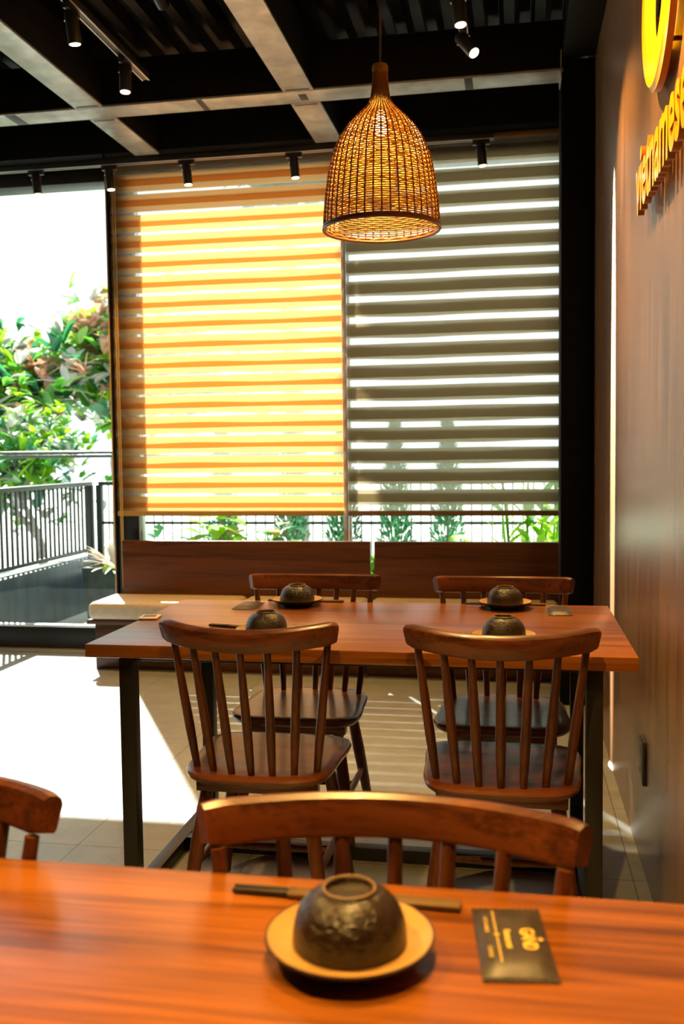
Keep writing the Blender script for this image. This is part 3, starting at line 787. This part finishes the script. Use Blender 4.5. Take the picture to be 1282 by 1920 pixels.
bush('low lime bush peeping over the bench under the taupe blind', -.44, 6.42, -.02, .17, .72, 60, ['leaf_lime', 'leaf'], .15, .09, 12)
def ginger():
    t = thing('ginger_plant', 'tall lime green ginger plant with upright blades beside the column', 'plant', (.10, 6.42, -.02)); rnd = random.Random(21)
    bm = bmesh.new(); bl = bmesh.new()
    for k in range(11):
        a = rnd.uniform(0, 2 * PI); q = .17 * math.sqrt(rnd.random()); bx, by = q * math.cos(a), q * math.sin(a) * .6; hh = rnd.uniform(.75, 1.2)
        tx, ty = bx * 1.5 + rnd.uniform(-.05, .05), by * 1.5
        tube(bm, [(bx, by, 0), ((bx + tx) / 2, (by + ty) / 2, hh * .55), (tx, ty, hh)], [.011, .010, .006], 6)
        for j in range(7):
            u = .42 + .09 * j; p = Vector((bx + (tx - bx) * u, by + (ty - by) * u, hh * u)); aa = a + (j % 2) * PI + rnd.uniform(-.5, .5)
            leaf(bl, p, (math.cos(aa), math.sin(aa), rnd.uniform(.7, 1.6)), rnd.uniform(.22, .34), .065, .3, 5, 0 if rnd.random() < .75 else 1)
    link('stem', bm, 'leaf_lime', t); link('foliage', bl, ('leaf_lime', 'leaf'), t)
ginger()
def conifer(label, x, y, h, r, seed):
    t = thing('conifer_shrub', label, 'shrub', (x, y, -.02), group='conifers along the fence'); rnd = random.Random(seed)
    bm = bmesh.new(); tube(bm, [(0, 0, 0), (0, 0, h * .9)], [.02, .006], 6); link('trunk', bm, 'bark', t)
    bm = bmesh.new()
    for k in range(1700):
        u = rnd.random() ** .8; z = h * (.10 + .9 * u); q = r * (1 - u * .88) * math.sqrt(rnd.uniform(.35, 1)); a = rnd.uniform(0, 2 * PI)
        leaf(bm, (q * math.cos(a), q * math.sin(a), z), (math.cos(a) * .6, math.sin(a) * .6, rnd.uniform(.5, 1.4)), .06, .020, .1, 2)
    link('foliage', bm, 'conifer', t)
for i, (x, lab) in enumerate(((-2.28, 'blue-green conifer shrub along the fence, closest to the dark mullion'), (-1.72, 'blue-green conifer shrub along the fence, under the middle of the amber blind'),
                              (-1.31, 'blue-green conifer shrub along the fence, behind the pale window joint'), (-.90, 'blue-green conifer shrub along the fence, just right of the pale window joint'),
                              (-.50, 'blue-green conifer shrub along the fence, under the middle of the taupe blind'))):
    conifer(lab, x, 7.3, 1.5, .21, 30 + i)

def tree(label, x, y, z0, h, r, n, mats, L, w, seed, group='trees beyond the railing'):
    t = thing('frangipani_tree', label, 'tree', (x, y, z0), group=group); rnd = random.Random(seed)
    bm = bmesh.new(); tips = []
    def grow(p, d, ln, rad, k):
        q = p + d * ln; mid = p + d * ln * .5 + Vector((rnd.uniform(-.05, .05), rnd.uniform(-.05, .05), 0)) * ln
        tube(bm, [p, mid, q], [rad, rad * .85, rad * .65], 7)
        if k == 0: tips.append(q); return
        for j in range(rnd.choice((2, 3, 3))):
            nd_ = (d + Vector((rnd.uniform(-.8, .8), rnd.uniform(-.8, .8), rnd.uniform(-.1, .5)))).normalized(); grow(q, nd_, ln * rnd.uniform(.6, .85), rad * .62, k - 1)
    grow(Vector((0, 0, 0)), Vector((0, 0, 1)), h * .36, .075, 4)
    link('branches', bm, 'bark', t)
    bm = bmesh.new()
    for k in range(n):
        c = rnd.choice(tips) + Vector((rnd.gauss(0, r * .22), rnd.gauss(0, r * .22), rnd.gauss(0, r * .20)))
        d0 = rdir(rnd, -.1, .9); mi = rnd.choices(range(len(mats)), [3, 2] + [3] * (len(mats) - 2))[0]
        for j in range(5):
            d = (d0 + rdir(rnd) * .8).normalized(); leaf(bm, c, d, L * rnd.uniform(.6, 1.2), w * rnd.uniform(.7, 1.2), .3, 3, mi)
    link('foliage', bm, tuple(mats), t)
tree('tall leafy tree beyond the terrace corner, crown reaching the amber blind', -6.35, 14.6, -.5, 3.5, 1.8, 480, ['leaf', 'leaf_deep', 'leaf_lime', 'leaf_pink', 'leaf_pale'], .55, .17, 11)
tree('lower pinkish tree beyond the railing at the left edge', -8.6, 14.2, -.5, 3.2, 1.5, 420, ['leaf', 'leaf_pink', 'leaf_pale', 'leaf_lime', 'leaf_deep'], .5, .15, 17)
tree('green shrubby tree directly behind the railing balusters', -5.9, 11.2, -.5, 2.0, 1.5, 520, ['leaf', 'leaf_deep', 'leaf_lime', 'leaf_pale'], .26, .08, 23)
t = thing('added_shade_tree', 'added tree beyond the fence, its hidden crown shaped to shade the taupe blind', 'tree', (-2.05, 8.85, -.5)); rnd = random.Random(41)  # tree added to keep direct sun off the taupe blind
bm = bmesh.new(); tube(bm, [(0, 0, 0), (.03, .02, 1.5), (-.05, 0, 4.2), (-.1, 0, 6.8)], [.13, .11, .08, .03], 8)
for k in range(14):
    z = rnd.uniform(4.6, 6.6); a = rnd.uniform(0, 2 * PI); tube(bm, [(-.05, 0, z - .3), (.35 * math.cos(a) - .05, .25 * math.sin(a), z), (.6 * math.cos(a) - .1, .4 * math.sin(a), z + .2)], [.035, .02, .01], 6)
link('trunk', bm, 'bark', t)
bm = bmesh.new()
for k in range(2600):  # crown laid out along the sun's path to the taupe blind
    y = rnd.uniform(8.5, 9.2); q = y - 5.73; p = Vector((rnd.uniform(-.76, .60) - .5556 * q, y, rnd.uniform(.5, 3.4) + 1.0417 * q)) - Vector((-2.05, 8.85, -.5))
    leaf(bm, p, rdir(rnd, -.3, .6), rnd.uniform(.20, .32), .15, .3, 3, rnd.randrange(2))
link('foliage', bm, ('leaf_deep', 'leaf'), t)
bm = bmesh.new()
for dz in (0, .035): tube(bm, [(-8, 8.05, 1.29 + dz), (-5, 8.0, 1.265 + dz), (-2, 8.05, 1.255 + dz)], .014, 8)
tag(link('overhead_cable', bm, 'rail'), 'dark double cable crossing in front of the trees', 'cable')
t = thing('distant_tower', 'thin pale tower far away above the trees', 'tower', (-29.5, 60, -.5))
boxo('shaft', (-.25, -.25, 0), (.25, .25, 11.4), 'tower', t, bev=.02)
bm = bmesh.new()
for k in range(8): box(bm, (-.42, -.3, 9.3 + k * .28), (-.2, .3, 9.42 + k * .28), 0)
link('balconies', bm, 'tower', t)
